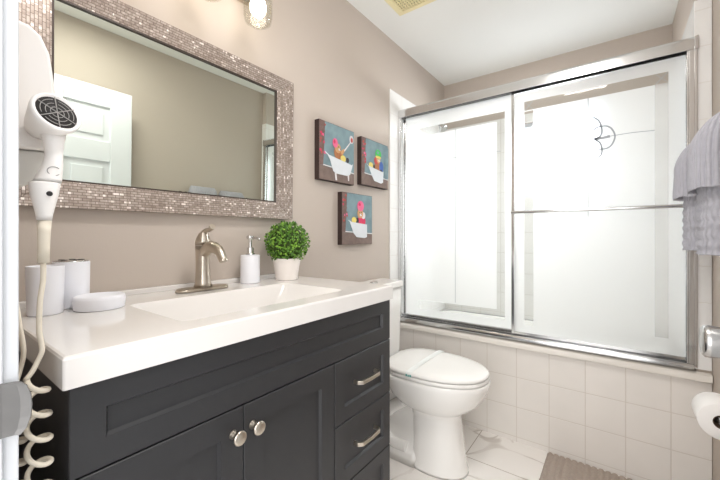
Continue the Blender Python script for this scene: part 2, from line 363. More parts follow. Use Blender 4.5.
# open six panel door standing along the right wall
def panel_door():
    X0, X1, Y0, Y1, Z0, Z1 = 1.335, 1.370, 0.115, 0.890, 0.012, 1.96
    b = MB(); b.box(X0 + 0.011, X1 - 0.011, Y0 + 0.002, Y1 - 0.002, Z0 + 0.002, Z1 - 0.002)
    st = 0.115; mid = (Y0 + Y1) / 2
    rows = [(Z0, 0.25), (0.80, 0.98), (1.52, 1.64), (1.845, Z1)]
    for xa, xb in ((X0, X0 + 0.0115), (X1 - 0.0115, X1)):
        for ya, yb in ((Y0, Y0 + st), (mid - 0.05, mid + 0.05), (Y1 - st, Y1)): b.box(xa, xb, ya, yb, Z0, Z1)
        for za, zb in rows:
            b.box(xa, xb, Y0 + st, mid - 0.05, za, zb); b.box(xa, xb, mid + 0.05, Y1 - st, za, zb)
        for (za, zb) in ((0.25, 0.80), (0.98, 1.52), (1.64, 1.845)):
            for ya, yb in ((Y0 + st, mid - 0.05), (mid + 0.05, Y1 - st)):
                g = 0.035; e = 0.003
                b.box(xa + (e if xa < 1.35 else 0), xb - (0 if xa < 1.35 else e), ya + g, yb - g, za + g, zb - g)
    d = struct(b.build('door_1', M['door'], bevel=0.004, seg=2))
    k = MB()
    k.lathe([(0.030, 0), (0.032, -0.004), (0.026, -0.009), (0.014, -0.012), (0.013, -0.020), (0.0205, -0.026), (0.0245, -0.034), (0.0265, -0.050), (0.026, -0.056), (0.022, -0.0595), (0.006, -0.060)], (X0, 0.806, 0.930), 'x', 28)
    k.build('door_knob', M['satin'], d, smooth=True)
panel_door()

# ------------------------------------------------------------------ the bath and its sliding door
r = thing('bathtub', (0.72, 2.4, 0), 'white bathtub behind the sliding glass doors and tiled front', 'bathtub')
b = MB()
def rr(x0, x1, y0, y1, z, rad, n=6):
    out = []
    for cx, cy, a0 in ((x1 - rad, y1 - rad, 0), (x0 + rad, y1 - rad, 90), (x0 + rad, y0 + rad, 180), (x1 - rad, y0 + rad, 270)):
        for i in range(n + 1):
            a = math.radians(a0 + 90 * i / n); out.append((cx + rad * math.cos(a), cy + rad * math.sin(a), z))
    return out
b.rings([rr(0.009, 1.423, 2.072, 2.750, 0.02, 0.02), rr(0.009, 1.423, 2.072, 2.750, 0.498, 0.02), rr(0.07, 1.36, 2.13, 2.69, 0.498, 0.10), rr(0.09, 1.34, 2.15, 2.67, 0.46, 0.11), rr(0.17, 1.27, 2.2, 2.63, 0.14, 0.12), rr(0.3, 1.15, 2.3, 2.55, 0.11, 0.1)], None, True, True)
b.build('basin', M['porcelain'], r)
MB().lathe([(0.026, 0), (0.026, 0.004), (0.01, 0.006)], (0.3, 2.42, 0.115), 'z').build('drain', M['chrome'], r, smooth=True)
b = MB().prism([(SY - 0.034, 0.507), (SY - 0.034, 0.530), (SY - 0.029, 0.540), (SY + 0.085, 0.549), (SY + 0.085, 0.507)], 'x', 0.009, RX - 0.009)
b.prism([(SY - 0.034, 0.507), (SY - 0.034, 0.530), (SY - 0.029, 0.540), (SY - 0.001, 0.541), (SY - 0.001, 0.507)], 'x', RX - 0.009, RR - 0.002)
bmesh.ops.remove_doubles(b.bm, verts=b.bm.verts, dist=1e-5)
tag(b.build('bath_ledge', M['ledge'], bevel=0.004), 'white stone ledge along the top of the tiled bath front', 'ledge')

sd = thing('sliding_shower_door', (0.72, SY, 0.55), 'chrome framed sliding shower door with frosted etched glass panels', 'shower door')
hy0, hy1 = SY - 0.028, SY + 0.058
b = MB().prism([(hy0, 1.882), (hy0, 1.925), (hy0 + 0.012, 1.937), (hy1, 1.937), (hy1, 1.882), (hy1 - 0.004, 1.882), (hy1 - 0.004, 1.925), (SY + 0.022, 1.925), (SY + 0.022, 1.892), (SY + 0.018, 1.892), (SY + 0.018, 1.925), (hy0 + 0.004, 1.925), (hy0 + 0.004, 1.882)], 'x', 0.009, RX - 0.009)
b.box(RX - 0.009, RX + 0.004, hy0, SY - 0.0085, 1.882, 1.936)
b.build('header_track', M['chrome'], sd, bevel=0.0012)
b = MB().prism([(hy0, 0.549), (hy0, 0.562), (hy0 + 0.006, 0.572), (hy0 + 0.010, 0.572), (hy0 + 0.010, 0.558), (SY + 0.018, 0.558), (SY + 0.018, 0.574), (SY + 0.022, 0.574), (SY + 0.022, 0.558), (hy1 - 0.006, 0.558), (hy1 - 0.006, 0.572), (hy1, 0.572), (hy1, 0.549)], 'x', 0.009, RX - 0.009)
b.build('bottom_track', M['chrome'], sd, bevel=0.0012)
for xa, xb, s in ((0.009, 0.026, 1), (RX - 0.026, RX - 0.009, -1)):
    b = MB().box(xa, xb, hy0 + 0.002, hy1 - 0.002, 0.573, 1.882)
    if s < 0: b.box(RX - 0.009, RX + 0.001, hy0 + 0.004, SY - 0.0085, 0.56, 1.882)
    xe = xb if s > 0 else xa
    b.box(min(xe, xe + s * 0.006), max(xe, xe + s * 0.006), hy0 + 0.004, hy0 + 0.008, 0.573, 1.882)
    b.build('side_jamb', M['chrome'], sd, bevel=0.001)

def glass_panel(x0, x1, y, z0, z1, strips, lines, stile_left, stile_right):
    """frosted pane with clear strips; x cuts and z cuts split the front and back faces into cells"""
    pn = MB()
    xs = sorted({x0, x1} | {v for q in strips for v in q[:2]}); zs = sorted({z0, z1} | {v for q in strips for v in q[2:]})
    th = 0.006
    V = {(i, j, k): pn.bm.verts.new((xs[i], y + k * th, zs[j])) for i in range(len(xs)) for j in range(len(zs)) for k in (0, 1)}
    for i in range(len(xs) - 1):
        for j in range(len(zs) - 1):
            cx, cz = (xs[i] + xs[i + 1]) / 2, (zs[j] + zs[j + 1]) / 2
            clear = any(a < cx < b_ and c < cz < d for a, b_, c, d in strips)
            for k in (0, 1):
                m = ((M['half'] if cx > 1.28 and cz < 1.775 else M['clear']) if clear else M['frost']) if k == 0 else M['back']
                pn.face([V[i, j, k], V[i + 1, j, k], V[i + 1, j + 1, k], V[i, j + 1, k]], m)
    for i in range(len(xs) - 1):
        for j in (0, len(zs) - 1): pn.face([V[i, j, 0], V[i + 1, j, 0], V[i + 1, j, 1], V[i, j, 1]], M['back'])
    for j in range(len(zs) - 1):
        for i in (0, len(xs) - 1): pn.face([V[i, j, 0], V[i, j + 1, 0], V[i, j + 1, 1], V[i, j, 1]], M['back'])
    g = pn.build('glass_panel', None, sd)
    f = MB(); e = 0.012                                  # slim metal edge round the pane
    f.box(x0 - (e if stile_left else 0.004), x0 + 0.003, y - 0.005, y + th + 0.005, z0 - 0.004, z1 + 0.004)
    f.box(x1 - 0.003, x1 + (e if stile_right else 0.004), y - 0.005, y + th + 0.005, z0 - 0.004, z1 + 0.004)
    f.box(x0, x1, y - 0.004, y + th + 0.004, z0 - 0.004, z0 + 0.010); f.box(x0, x1, y - 0.004, y + th + 0.004, z1 - 0.012, z1 + 0.010)
    f.build('panel_frame', M['chrome'], g, bevel=0.001)
    return g
# outer, right-hand panel
zA, zB = 0.580, 1.888
gx0, gx1 = 0.716, 1.402
g1 = glass_panel(gx0, gx1, SY + 0.004, zA, zB,
    [(0.768, 0.812, 0.63, 1.30), (0.768, 0.812, 1.30, 1.77), (0.768, 1.345, 1.775, 1.822), (1.300, 1.345, 0.66, 1.775)], [], True, False)
b = MB()
b.tube([(gx0 - 0.006, SY - 0.034, 1.232), (gx1 - 0.004, SY - 0.034, 1.232)], 0.0085, 14)
for x in (gx0 - 0.002, gx1 - 0.010): b.tube([(x, SY - 0.034, 1.232), (x, SY + 0.000, 1.232)], 0.007, 10)
b.build('towel_rail', M['chrome'], g1, smooth=True)
# etched flower and thin lines
e = MB(); yE = SY + 0.0030
def ribbon(mb, pts, w):
    L_, R_ = [], []
    for i, p in enumerate(pts):
        a = Vector(pts[max(i - 1, 0)]); c = Vector(pts[min(i + 1, len(pts) - 1)]); d = (c - a).normalized(); n_ = Vector((-d.y, d.x)) * w / 2
        L_.append((p[0] + n_.x, p[1] + n_.y)); R_.append((p[0] - n_.x, p[1] - n_.y))
    for i in range(len(pts) - 1):
        q = [L_[i], L_[i + 1], R_[i + 1], R_[i]]
        A = [mb.bm.verts.new((p[0], yE, p[1])) for p in q]; B = [mb.bm.verts.new((p[0], yE + 0.0009, p[1])) for p in q]
        mb.face(A); mb.face(B[::-1])
        for k in range(4): mb.face([A[k], B[k], B[(k + 1) % 4], A[(k + 1) % 4]])
def sm2(p): return [(q.x, q.z) for q in smooth_path([(u, 0, v) for u, v in p], 5)]
ribbon(e, sm2([(1.073, 1.679), (1.097, 1.655), (1.108, 1.61), (1.101, 1.582), (1.077, 1.572)]), 0.0075)
ribbon(e, sm2([(1.077, 1.572), (1.101, 1.549), (1.108, 1.515), (1.101, 1.487), (1.073, 1.472)]), 0.0075)
ribbon(e, sm2([(1.069, 1.612), (1.085, 1.624), (1.104, 1.629), (1.128, 1.625), (1.147, 1.607), (1.158, 1.572), (1.147, 1.537), (1.128, 1.521), (1.104, 1.52), (1.085, 1.523), (1.069, 1.535)]), 0.0065)
ribbon(e, [(1.077, 1.572), (1.108, 1.572), (1.139, 1.576)], 0.012); ribbon(e, [(1.139, 1.576), (1.22, 1.578), (1.30, 1.574)], 0.0025)
ribbon(e, [(1.053, 1.775), (1.053, 1.707)], 0.003); ribbon(e, [(1.053, 1.319), (1.053, 1.20)], 0.0018)
e.build('etched_flower', M['etch'], g1)
e = MB()                                                 # the small faceted squares where the clear strips meet
for cx, cz in ((0.790, 1.7985), (1.3225, 1.7985)):
    ribbon(e, [(cx - 0.020, cz - 0.022), (cx + 0.020, cz + 0.022)], 0.003); ribbon(e, [(cx - 0.02, cz + 0.022), (cx + 0.02, cz - 0.022)], 0.002)
e.build('etched_corner', M['caulk'], g1)
# inner, left-hand panel
g2 = glass_panel(0.032, 0.712, SY + 0.034, zA, 1.902, [(0.10, 0.662, 1.755, 1.805), (0.618, 0.662, 0.635, 1.755), (0.13, 0.618, 0.635, 0.690)], [], False, True)
e = MB(); yE = SY + 0.0330
ribbon(e, [(0.375, 1.76), (0.375, 0.70)], 0.003); ribbon(e, [(0.34, 1.585), (0.64, 1.585)], 0.003)
e.build('etched_line', M['caulk'], g2)

# shower head on the left wall behind the glass
sh = thing('shower_head', (0.008, 2.39, 1.95), 'chrome shower head on the left wall seen through clear glass', 'shower head')
MB().lathe([(0.028, 0), (0.028, 0.004), (0.012, 0.010)], (0.008, 2.39, 1.955), 'x').build('flange', M['chrome'], sh, smooth=True)
MB().tube(smooth_path([(0.014, 2.39, 1.955), (0.05, 2.39, 1.965), (0.09, 2.39, 1.95), (0.115, 2.39, 1.93)]), 0.009).build('arm', M['chrome'], sh)
MB().lathe([(0.012, 0), (0.016, -0.02), (0.034, -0.045), (0.036, -0.055), (0.02, -0.057)], (0.117, 2.39, 1.932), 'z', mat=Matrix.Rotation(math.radians(-35), 3, 'Y')).build('head', M['chrome'], sh, smooth=True)

# ------------------------------------------------------------------ vanity
CTZ = 0.932; VX = 0.514; VY0, VY1 = 0.152, 1.050
va = thing('bathroom_vanity', (0.26, 0.6, 0), 'charcoal grey shaker vanity cabinet under the white sink top', 'vanity')
b = MB()
b.box(0.002, VX - 0.02, VY0, VY0 + 0.018, 0, CTZ - 0.049); b.box(0.002, VX - 0.02, VY1 - 0.018, VY1, 0, CTZ - 0.049)
b.box(0.002, VX - 0.02, VY0 + 0.018, VY1 - 0.018, 0.085, 0.103); b.box(0.002, 0.014, VY0 + 0.018, VY1 - 0.018, 0.103, CTZ - 0.049)
b.box(VX - 0.085, VX - 0.07, VY0 + 0.018, VY1 - 0.018, 0, 0.085)
b.box(VX - 0.038, VX - 0.02, VY0 + 0.018, VY1 - 0.018, 0.103, CTZ - 0.049)
b.build('carcass', M['cab'], va, bevel=0.001)
def shaker(y0, y1, z0, z1, m=0.047, d=0.008, s=0.0045):
    b = MB(); x1 = VX; x0 = VX - 0.0198
    def ring(x, e): return [(x, y0 + e, z0 + e), (x, y1 - e, z0 + e), (x, y1 - e, z1 - e), (x, y0 + e, z1 - e)]
    b.rings([ring(x0, 0), ring(x1 - 0.0015, 0), ring(x1, 0.0015), ring(x1, m), ring(x1 - 0.003, m + 0.0015), ring(x1 - d, m + s), ], None, True, False)
    return b
shaker(VY0, VY1, 0.742, 0.8825, 0.046).build('false_drawer_front', M['cab'], va)
def knob(p, y, z):
    b = MB(); b.lathe([(0.0095, 0), (0.0095, 0.002), (0.0055, 0.009), (0.005, 0.016), (0.0115, 0.021), (0.0148, 0.024), (0.0148, 0.0265), (0.012, 0.029), (0.004, 0.030)], (VX, y, z), 'x', 24)
    b.build('knob', M['nickel'], p, smooth=True)
def pull(p, y, z):
    b = MB(); h = 0.055; out = VX + 0.026
    pts = [(VX, y - h, z), (VX + 0.016, y - h, z), (out, y - h + 0.010, z), (out + 0.002, y, z), (out, y + h - 0.010, z), (VX + 0.016, y + h, z), (VX, y + h, z)]
    rg = []
    for i, q in enumerate(pts):
        a = Vector(pts[max(i - 1, 0)]); c = Vector(pts[min(i + 1, 6)]); d = (c - a).normalized(); n_ = Vector((-d.y, d.x, 0)) * 0.004
        w = 0.0058
        rg.append([Vector(q) + n_ + Vector((0, 0, w)), Vector(q) - n_ + Vector((0, 0, w)), Vector(q) - n_ - Vector((0, 0, w)), Vector(q) + n_ - Vector((0, 0, w))])
    b.rings(rg, None, True, False); b.build('pull', M['nickel'], p, bevel=0.0012)
ZD0 = 0.115
d = shaker(VY0, 0.4475, ZD0, 0.739, 0.052).build('door', M['cab'], va); knob(d, 0.423, 0.688)
d = shaker(0.4495, 0.7475, ZD0, 0.739, 0.052).build('door', M['cab'], va); knob(d, 0.471, 0.688)
for z0, z1 in ((0.553, 0.739), (0.366, 0.550), (ZD0, 0.363)):
    d = shaker(0.7505, VY1, z0, z1, 0.044).build('drawer', M['cab'], va); pull(d, 0.895, (z0 + z1) / 2 + 0.012 if z0 > 0.2 else 0.26)
# white top with its sink
vt = thing('countertop', (0.26, 0.6, CTZ - 0.048), 'white vanity top with moulded rectangular sink on the charcoal cabinet', 'countertop')
TX, TY0, TY1, TB = 0.529, 0.1415, 1.0475, CTZ - 0.048
bx0, bx1, by0, by1 = 0.175, 0.462, 0.345, 0.862
b = MB()
def rect(x0, x1, y0, y1, z, n=5, rad=0.02): return rr(x0, x1, y0, y1, z, rad, n)
b.rings([rect(0.001, TX, TY0, TY1, TB, rad=0.004), rect(0.001, TX, TY0, TY1, CTZ - 0.005, rad=0.004), rect(0.0025, TX - 0.0015, TY0 + 0.0015, TY1 - 0.0015, CTZ - 0.0012, rad=0.004), rect(0.006, TX - 0.005, TY0 + 0.005, TY1 - 0.005, CTZ, rad=0.004),
         rect(bx0, bx1, by0, by1, CTZ, rad=0.022), rect(bx0 + 0.004, bx1 - 0.004, by0 + 0.004, by1 - 0.004, CTZ - 0.003, rad=0.022)], None, False, False)
top = b.build('deck', M['top'], vt)
b = MB()
b.rings([rect(bx0 + 0.004, bx1 - 0.004, by0 + 0.004, by1 - 0.004, CTZ - 0.003, rad=0.022), rect(bx0 + 0.010, bx1 - 0.010, by0 + 0.012, by1 - 0.012, CTZ - 0.014, rad=0.024),
         rect(bx0 + 0.022, bx1 - 0.022, by0 + 0.06, by1 - 0.045, CTZ - 0.060, rad=0.03), rect(bx0 + 0.045, bx1 - 0.045, by0 + 0.12, by1 - 0.08, CTZ - 0.088, rad=0.04), rect(0.30, 0.34, 0.58, 0.62, CTZ - 0.094, rad=0.018)], None, False, True)
bm_ = b.bm; bm_.verts.ensure_lookup_table()
bs = b.build('basin', M['top'], vt, smooth=True)
b = MB().lathe([(0.030, -0.003), (0.030, 0.002), (0.024, 0.003), (0.012, 0.001)], (0.32, 0.60, CTZ - 0.092), 'z'); b.build('drain', M['nickel'], vt, smooth=True)
b = MB().box(0.001, 0.019, TY0, TY1, CTZ - 0.001, CTZ + 0.0155); b.build('backsplash', M['top'], vt, bevel=0.003)

# ------------------------------------------------------------------ mirror
mi = thing('wall_mirror', (0.0, 0.592, 1.177), 'large wall mirror with bronze mosaic tile frame above the sink', 'mirror')
my0, my1, mz0, mz1 = 0.152, 1.031, 1.178, 1.770; iy0, iy1, iz0, iz1 = 0.234, 0.949, 1.247, 1.712
def rail(pts):
    """mitred frame member: outer edge pts[0:2], inner edge pts[2:4] in (y,z)"""
    b = MB(); A = [(0.002, *p) for p in pts]; B = []
    for i, p in enumerate(pts): B.append((0.030 if i < 2 else 0.019, *p))
    b.rings([A, B], None, True, False); return b
rail([(my0, mz0), (my1, mz0), (iy1, iz0), (iy0, iz0)]).build('frame_rail', M['mosH'], mi, bevel=0.002)
rail([(my0, mz1), (my1, mz1), (iy1, iz1), (iy0, iz1)]).build('frame_rail', M['mosH'], mi, bevel=0.002)
rail([(my0, mz0), (my0, mz1), (iy0, iz1), (iy0, iz0)]).build('frame_stile', M['mosV'], mi, bevel=0.002)
rail([(my1, mz0), (my1, mz1), (iy1, iz1), (iy1, iz0)]).build('frame_stile', M['mosV'], mi, bevel=0.002)
b = MB()
for q in ((iy0 - 0.001, iy1 + 0.001, iz0 - 0.001, iz0 + 0.004), (iy0 - 0.001, iy1 + 0.001, iz1 - 0.004, iz1 + 0.001), (iy0 - 0.001, iy0 + 0.004, iz0 + 0.004, iz1 - 0.004), (iy1 - 0.004, iy1 + 0.001, iz0 + 0.004, iz1 - 0.004)):
    b.box(0.008, 0.0185, *q)
b.build('inner_edge_shade', M['bronze'], mi)  # dark strip standing in for the shadow along the frame's inner edge
MB().box(0.004, 0.012, iy0 - 0.006, iy1 + 0.006, iz0 - 0.006, iz1 + 0.006).build('mirror_glass', M['mirror'], mi)

mi.rotation_euler = (0, math.radians(0.7), 0)      # hung leaning a little forward
# ------------------------------------------------------------------ light bar over the mirror
lb = thing('vanity_light', (0, 0.592, 2.0), 'brushed nickel vanity light with glowing glass jar shades above mirror', 'light fixture')
MB().box(0.0005, 0.022, 0.36, 0.825, 2.005, 2.085).build('back_plate', M['nickel'], lb, bevel=0.004)
for y in (0.402, 0.592, 0.782):
    MB().tube(smooth_path([(0.018, y, 2.045), (0.06, y, 2.075), (0.10, y, 2.075), (0.12, y, 2.055), (0.12, y, 2.035)]), 0.008).build('arm', M['nickel'], lb)
    s = MB().lathe([(0.012, 2.04), (0.026, 2.034), (0.028, 2.000), (0.020, 1.996)], (0.12, y, 0), 'z').build('socket_cup', M['nickel'], lb, smooth=True)
    MB().lathe([(0.028, 2.002), (0.034, 1.995), (0.048, 1.975), (0.051, 1.95), (0.051, 1.900), (0.046, 1.880), (0.032, 1.870), (0.008, 1.869), (0.008, 1.872), (0.031, 1.8735), (0.0432, 1.883), (0.048, 1.901), (0.048, 1.95), (0.0455, 1.974), (0.033, 1.992), (0.026, 1.999)], (0.12, y, 0), 'z', 32).build('glass_shade', M['glass'], lb, smooth=True)
    MB().lathe([(0.012, 1.994), (0.013, 1.975), (0.024, 1.958), (0.029, 1.938), (0.027, 1.918), (0.017, 1.904), (0.003, 1.900)], (0.12, y, 0), 'z', 24).build('bulb', M['bulb'], lb, smooth=True)

# ------------------------------------------------------------------ ceiling vent
ve = thing('ceiling_vent', (0.30, 1.585, CZ), 'yellowed square plastic exhaust fan grille on the white ceiling', 'vent')
vx0, vx1, vy0, vy1 = 0.172, 0.432, 1.453, 1.713
b = MB()
for q in ((vx0, vx0 + 0.028, vy0, vy1), (vx1 - 0.028, vx1, vy0, vy1), (vx0 + 0.028, vx1 - 0.028, vy0, vy0 + 0.028), (vx0 + 0.028, vx1 - 0.028, vy1 - 0.028, vy1)): b.box(q[0], q[1], q[2], q[3], CZ - 0.014, CZ - 0.0005)
b.build('frame', M['vent'], ve, bevel=0.003)
MB().box(vx0 + 0.02, vx1 - 0.02, vy0 + 0.02, vy1 - 0.02, CZ - 0.004, CZ - 0.001).build('vent_gap_shade', M['ventdark'], ve)  # dark sheet, the shade between the slats put in as colour
b = MB(); k = vx0 + 0.030
while k < vx1 - 0.032: b.box(k, k + 0.0065, vy0 + 0.026, vy1 - 0.026, CZ - 0.013, CZ - 0.005); k += 0.0155
k = vy0 + 0.032
while k < vy1 - 0.032: b.box(vx0 + 0.026, vx1 - 0.026, k, k + 0.004, CZ - 0.012, CZ - 0.005); k += 0.0185
b.build('louvre_grid', M['vent'], ve)

# ------------------------------------------------------------------ canvas pictures
PC = {k: pmat('print_' + k, c, 0.75, var=v, scale=s) for k, c, v, s in (
    ('teal', (126, 150, 156), 0.32, 22), ('floor', (124, 106, 98), 0.3, 40), ('edge', (58, 42, 38), 0.25, 40), ('tub', (224, 228, 232), 0.05, 30),
    ('curtain', (120, 96, 90), 0.4, 70), ('red', (188, 74, 66), 0.2, 90), ('pink', (232, 110, 150), 0.1, 60), ('green', (74, 190, 96), 0.1, 60),
    ('fur', (172, 112, 70), 0.25, 90), ('furlight', (206, 160, 112), 0.15, 90), ('yellow', (226, 208, 112), 0.1, 60), ('blue', (70, 104, 176), 0.15, 60), ('white', (226, 222, 222), 0.05, 60), ('dark', (52, 48, 56), 0.2, 60), ('hotpink', (214, 62, 98), 0.15, 60), ('purple', (136, 108, 130), 0.2, 60))}
def ell(cx, cy, a, b, n=18, rot=0):
    out = []
    for i in range(n):
        t = 2 * PI * i / n; u, v = a * math.cos(t), b * math.sin(t); out.append((cx + u * math.cos(rot) - v * math.sin(rot), cy + u * math.sin(rot) + v * math.cos(rot)))
    return out
def canvas(y0, y1, z0, z1, shapes, label):
    r = thing('canvas_picture', (0, (y0 + y1) / 2, z0), label, 'picture', 'bathtub canvas pictures')
    MB().box(0.001, 0.030, y0, y1, z0, z1).build('stretched_canvas', PC['edge'], r, bevel=0.0015)
    b = MB(); x = 0.0302
    def put(pts, key):
        nonlocal x
        P = [(y0 + 0.002 + (y1 - y0 - 0.004) * min(1, max(0, u)), z0 + 0.002 + (z1 - z0 - 0.004) * min(1, max(0, v))) for u, v in pts]
        b.prism(P, 'x', x - 0.0001, x + 0.00012, PC[key]); x += 0.00012
    put([(0, 0), (1, 0), (1, 1), (0, 1)], 'teal')
    put([(0, 0), (1, 0), (1, 0.20), (0, 0.24)], 'floor')
    put([(0, 0.245), (1, 0.205), (1, 0.222), (0, 0.262)], 'white')
    put([(0, 0.24), (0.10, 0.24), (0.13, 0.6), (0.15, 1), (0, 1)], 'curtain')
    rnd = random.Random(int(y0 * 1000))
    for i in range(15): put(ell(rnd.uniform(0.02, 0.15), rnd.uniform(0.45, 0.95), rnd.uniform(0.012, 0.035), rnd.uniform(0.015, 0.03), 8), rnd.choice(['red', 'red', 'hotpink', 'floor', 'pink']))
    for pts, key in shapes: put(pts, key)
    b.build('printed_image', None, r)
tubA = [(0.14, 0.49), (0.24, 0.44), (0.92, 0.36), (0.95, 0.39), (0.93, 0.32), (0.86, 0.17), (0.76, 0.14), (0.44, 0.14), (0.36, 0.17), (0.27, 0.36), (0.20, 0.44), (0.14, 0.46)]
canvas(1.196, 1.469, 1.378, 1.664, [
    (ell(0.50, 0.52, 0.11, 0.12), 'fur'), ([(0.58, 0.55), (0.66, 0.62), (0.72, 0.61), (0.62, 0.48)], 'furlight'), ([(0.68, 0.60), (0.885, 0.80), (0.905, 0.79), (0.70, 0.58)], 'white'),
    (ell(0.91, 0.84, 0.065, 0.075), 'white'), (ell(0.92, 0.83, 0.035, 0.045), 'red'), (ell(0.50, 0.60, 0.085, 0.085), 'furlight'), (ell(0.42, 0.68, 0.075, 0.085), 'pink'), (ell(0.40, 0.70, 0.03, 0.035), 'hotpink'), (ell(0.54, 0.585, 0.03, 0.022), 'white'), (ell(0.565, 0.595, 0.010, 0.012), 'dark'), (ell(0.51, 0.625, 0.010, 0.012), 'dark'), (ell(0.60, 0.47, 0.05, 0.03, rot=0.6), 'fur'),
    (ell(0.65, 0.44, 0.08, 0.06), 'yellow'), (ell(0.78, 0.43, 0.05, 0.05), 'dark'), (tubA, 'tub'), ([(0.40, 0.15), (0.42, 0.02), (0.47, 0.02), (0.45, 0.15)], 'white'), ([(0.78, 0.15), (0.80, 0.05), (0.83, 0.05), (0.83, 0.16)], 'white')],
    'canvas of pink capped animal in white bathtub holding a long brush')
tubB = [(0.14, 0.47), (0.24, 0.42), (0.76, 0.36), (0.80, 0.38), (0.78, 0.12), (0.70, 0.09), (0.44, 0.12), (0.34, 0.24), (0.22, 0.42)]
canvas(1.535, 1.812, 1.393, 1.660, [
    (ell(0.58, 0.44, 0.12, 0.18), 'fur'), (ell(0.72, 0.46, 0.08, 0.13), 'blue'), (ell(0.52, 0.58, 0.08, 0.08), 'red'), (ell(0.61, 0.63, 0.075, 0.09), 'furlight'), (ell(0.60, 0.74, 0.115, 0.10), 'green'), (ell(0.60, 0.67, 0.11, 0.03), 'yellow'), (ell(0.635, 0.60, 0.03, 0.025), 'white'), (ell(0.655, 0.61, 0.010, 0.012), 'dark'), (ell(0.585, 0.64, 0.010, 0.012), 'dark'), (ell(0.58, 0.77, 0.04, 0.03), 'teal'),
    (ell(0.32, 0.44, 0.08, 0.07), 'yellow'), (ell(0.43, 0.42, 0.04, 0.06), 'dark'), (ell(0.70, 0.37, 0.05, 0.04), 'dark'), (tubB, 'tub'), ([(0.86, 0.25), (1, 0.24), (1, 0.95), (0.87, 0.93)], 'teal')],
    'canvas of green capped animal in white bathtub, nearest the shower')
canvas(1.366, 1.640, 1.060, 1.335, [
    (ell(0.62, 0.46, 0.13, 0.15), 'hotpink'), (ell(0.68, 0.58, 0.07, 0.07), 'white'), (ell(0.57, 0.62, 0.10, 0.10), 'furlight'), (ell(0.58, 0.77, 0.115, 0.105), 'pink'), (ell(0.55, 0.80, 0.04, 0.03), 'hotpink'), (ell(0.59, 0.59, 0.035, 0.025), 'white'), (ell(0.61, 0.60, 0.010, 0.012), 'dark'), (ell(0.54, 0.635, 0.010, 0.012), 'dark'), (ell(0.60, 0.645, 0.010, 0.012), 'dark'), (ell(0.47, 0.47, 0.05, 0.06), 'dark'), (ell(0.36, 0.48, 0.08, 0.06), 'yellow'),
    ([(0.16, 0.48), (0.28, 0.44), (0.80, 0.40), (0.80, 0.14), (0.72, 0.12), (0.44, 0.14), (0.34, 0.22), (0.22, 0.44)], 'tub')],
    'lowest canvas, pink capped animal in pink top in white bathtub')

# ------------------------------------------------------------------ faucet
fa = thing('faucet', (0.10, 0.59, CTZ + 0.0004), 'brushed nickel single handle faucet behind the sink', 'faucet')
fx, fy = 0.096, 0.588
b = MB()
pl = lambda z, e: [(p[0], p[1], z) for p in rr(fx - 0.026 + e, fx + 0.026 - e, fy - 0.085 + e, fy + 0.085 - e, 0, 0.0255 - e, 8)]
b.rings([pl(CTZ + 0.0006, 0), pl(CTZ + 0.007, 0), pl(CTZ + 0.011, 0.004)], None, True, True); b.build('base_plate', M['nickel'], fa, smooth=True)
b = MB()
def el(cx, z, a, bb, n=24, tilt=0): return [(cx + a * math.cos(2 * PI * i / n), fy + bb * math.sin(2 * PI * i / n), z + tilt * a * math.cos(2 * PI * i / n)) for i in range(n)]
b.rings([el(fx, CTZ + 0.010, 0.029, 0.029), el(fx, CTZ + 0.022, 0.025, 0.024), el(fx - 0.001, CTZ + 0.05, 0.0225, 0.0215), el(fx - 0.002, CTZ + 0.09, 0.022, 0.0205), el(fx - 0.002, CTZ + 0.125, 0.0235, 0.0215), el(fx - 0.002, CTZ + 0.142, 0.025, 0.023)], None, True, True)
b.build('body', M['nickel'], fa, smooth=True)
b = MB()
sp = smooth_path([(fx - 0.004, fy, CTZ + 0.108), (fx + 0.028, fy, CTZ + 0.134), (fx + 0.062, fy, CTZ + 0.138), (fx + 0.094, fy, CTZ + 0.126), (fx + 0.112, fy, CTZ + 0.104), (fx + 0.116, fy, CTZ + 0.096)], 6)
b.tube(sp, [0.016 + 0.004 * math.sin(PI * min(1, i / 20)) - 0.004 * (i / len(sp)) for i in range(len(sp))], 16); b.build('spout', M['nickel'], fa, smooth=True)
b = MB()
b.rings([el(fx - 0.002, CTZ + 0.144, 0.0245, 0.0225), el(fx - 0.003, CTZ + 0.156, 0.0245, 0.022, tilt=0.05), el(fx - 0.002, CTZ + 0.170, 0.020, 0.0185, tilt=0.2), el(fx + 0.002, CTZ + 0.182, 0.014, 0.0145, tilt=0.3), el(fx + 0.006, CTZ + 0.188, 0.007, 0.009, tilt=0.3)], None, True, True)
hp = smooth_path([(fx - 0.010, fy, CTZ + 0.158), (fx - 0.004, fy, CTZ + 0.176), (fx + 0.016, fy, CTZ + 0.190), (fx + 0.040, fy, CTZ + 0.194), (fx + 0.056, fy, CTZ + 0.204)], 6)
hr = [0.013 - 0.006 * min(1, i / 14) + (0.0018 if i > 20 else 0) for i in range(len(hp))]
b.tube(hp, hr, 12); b.build('lever_handle', M['nickel'], fa, smooth=True)

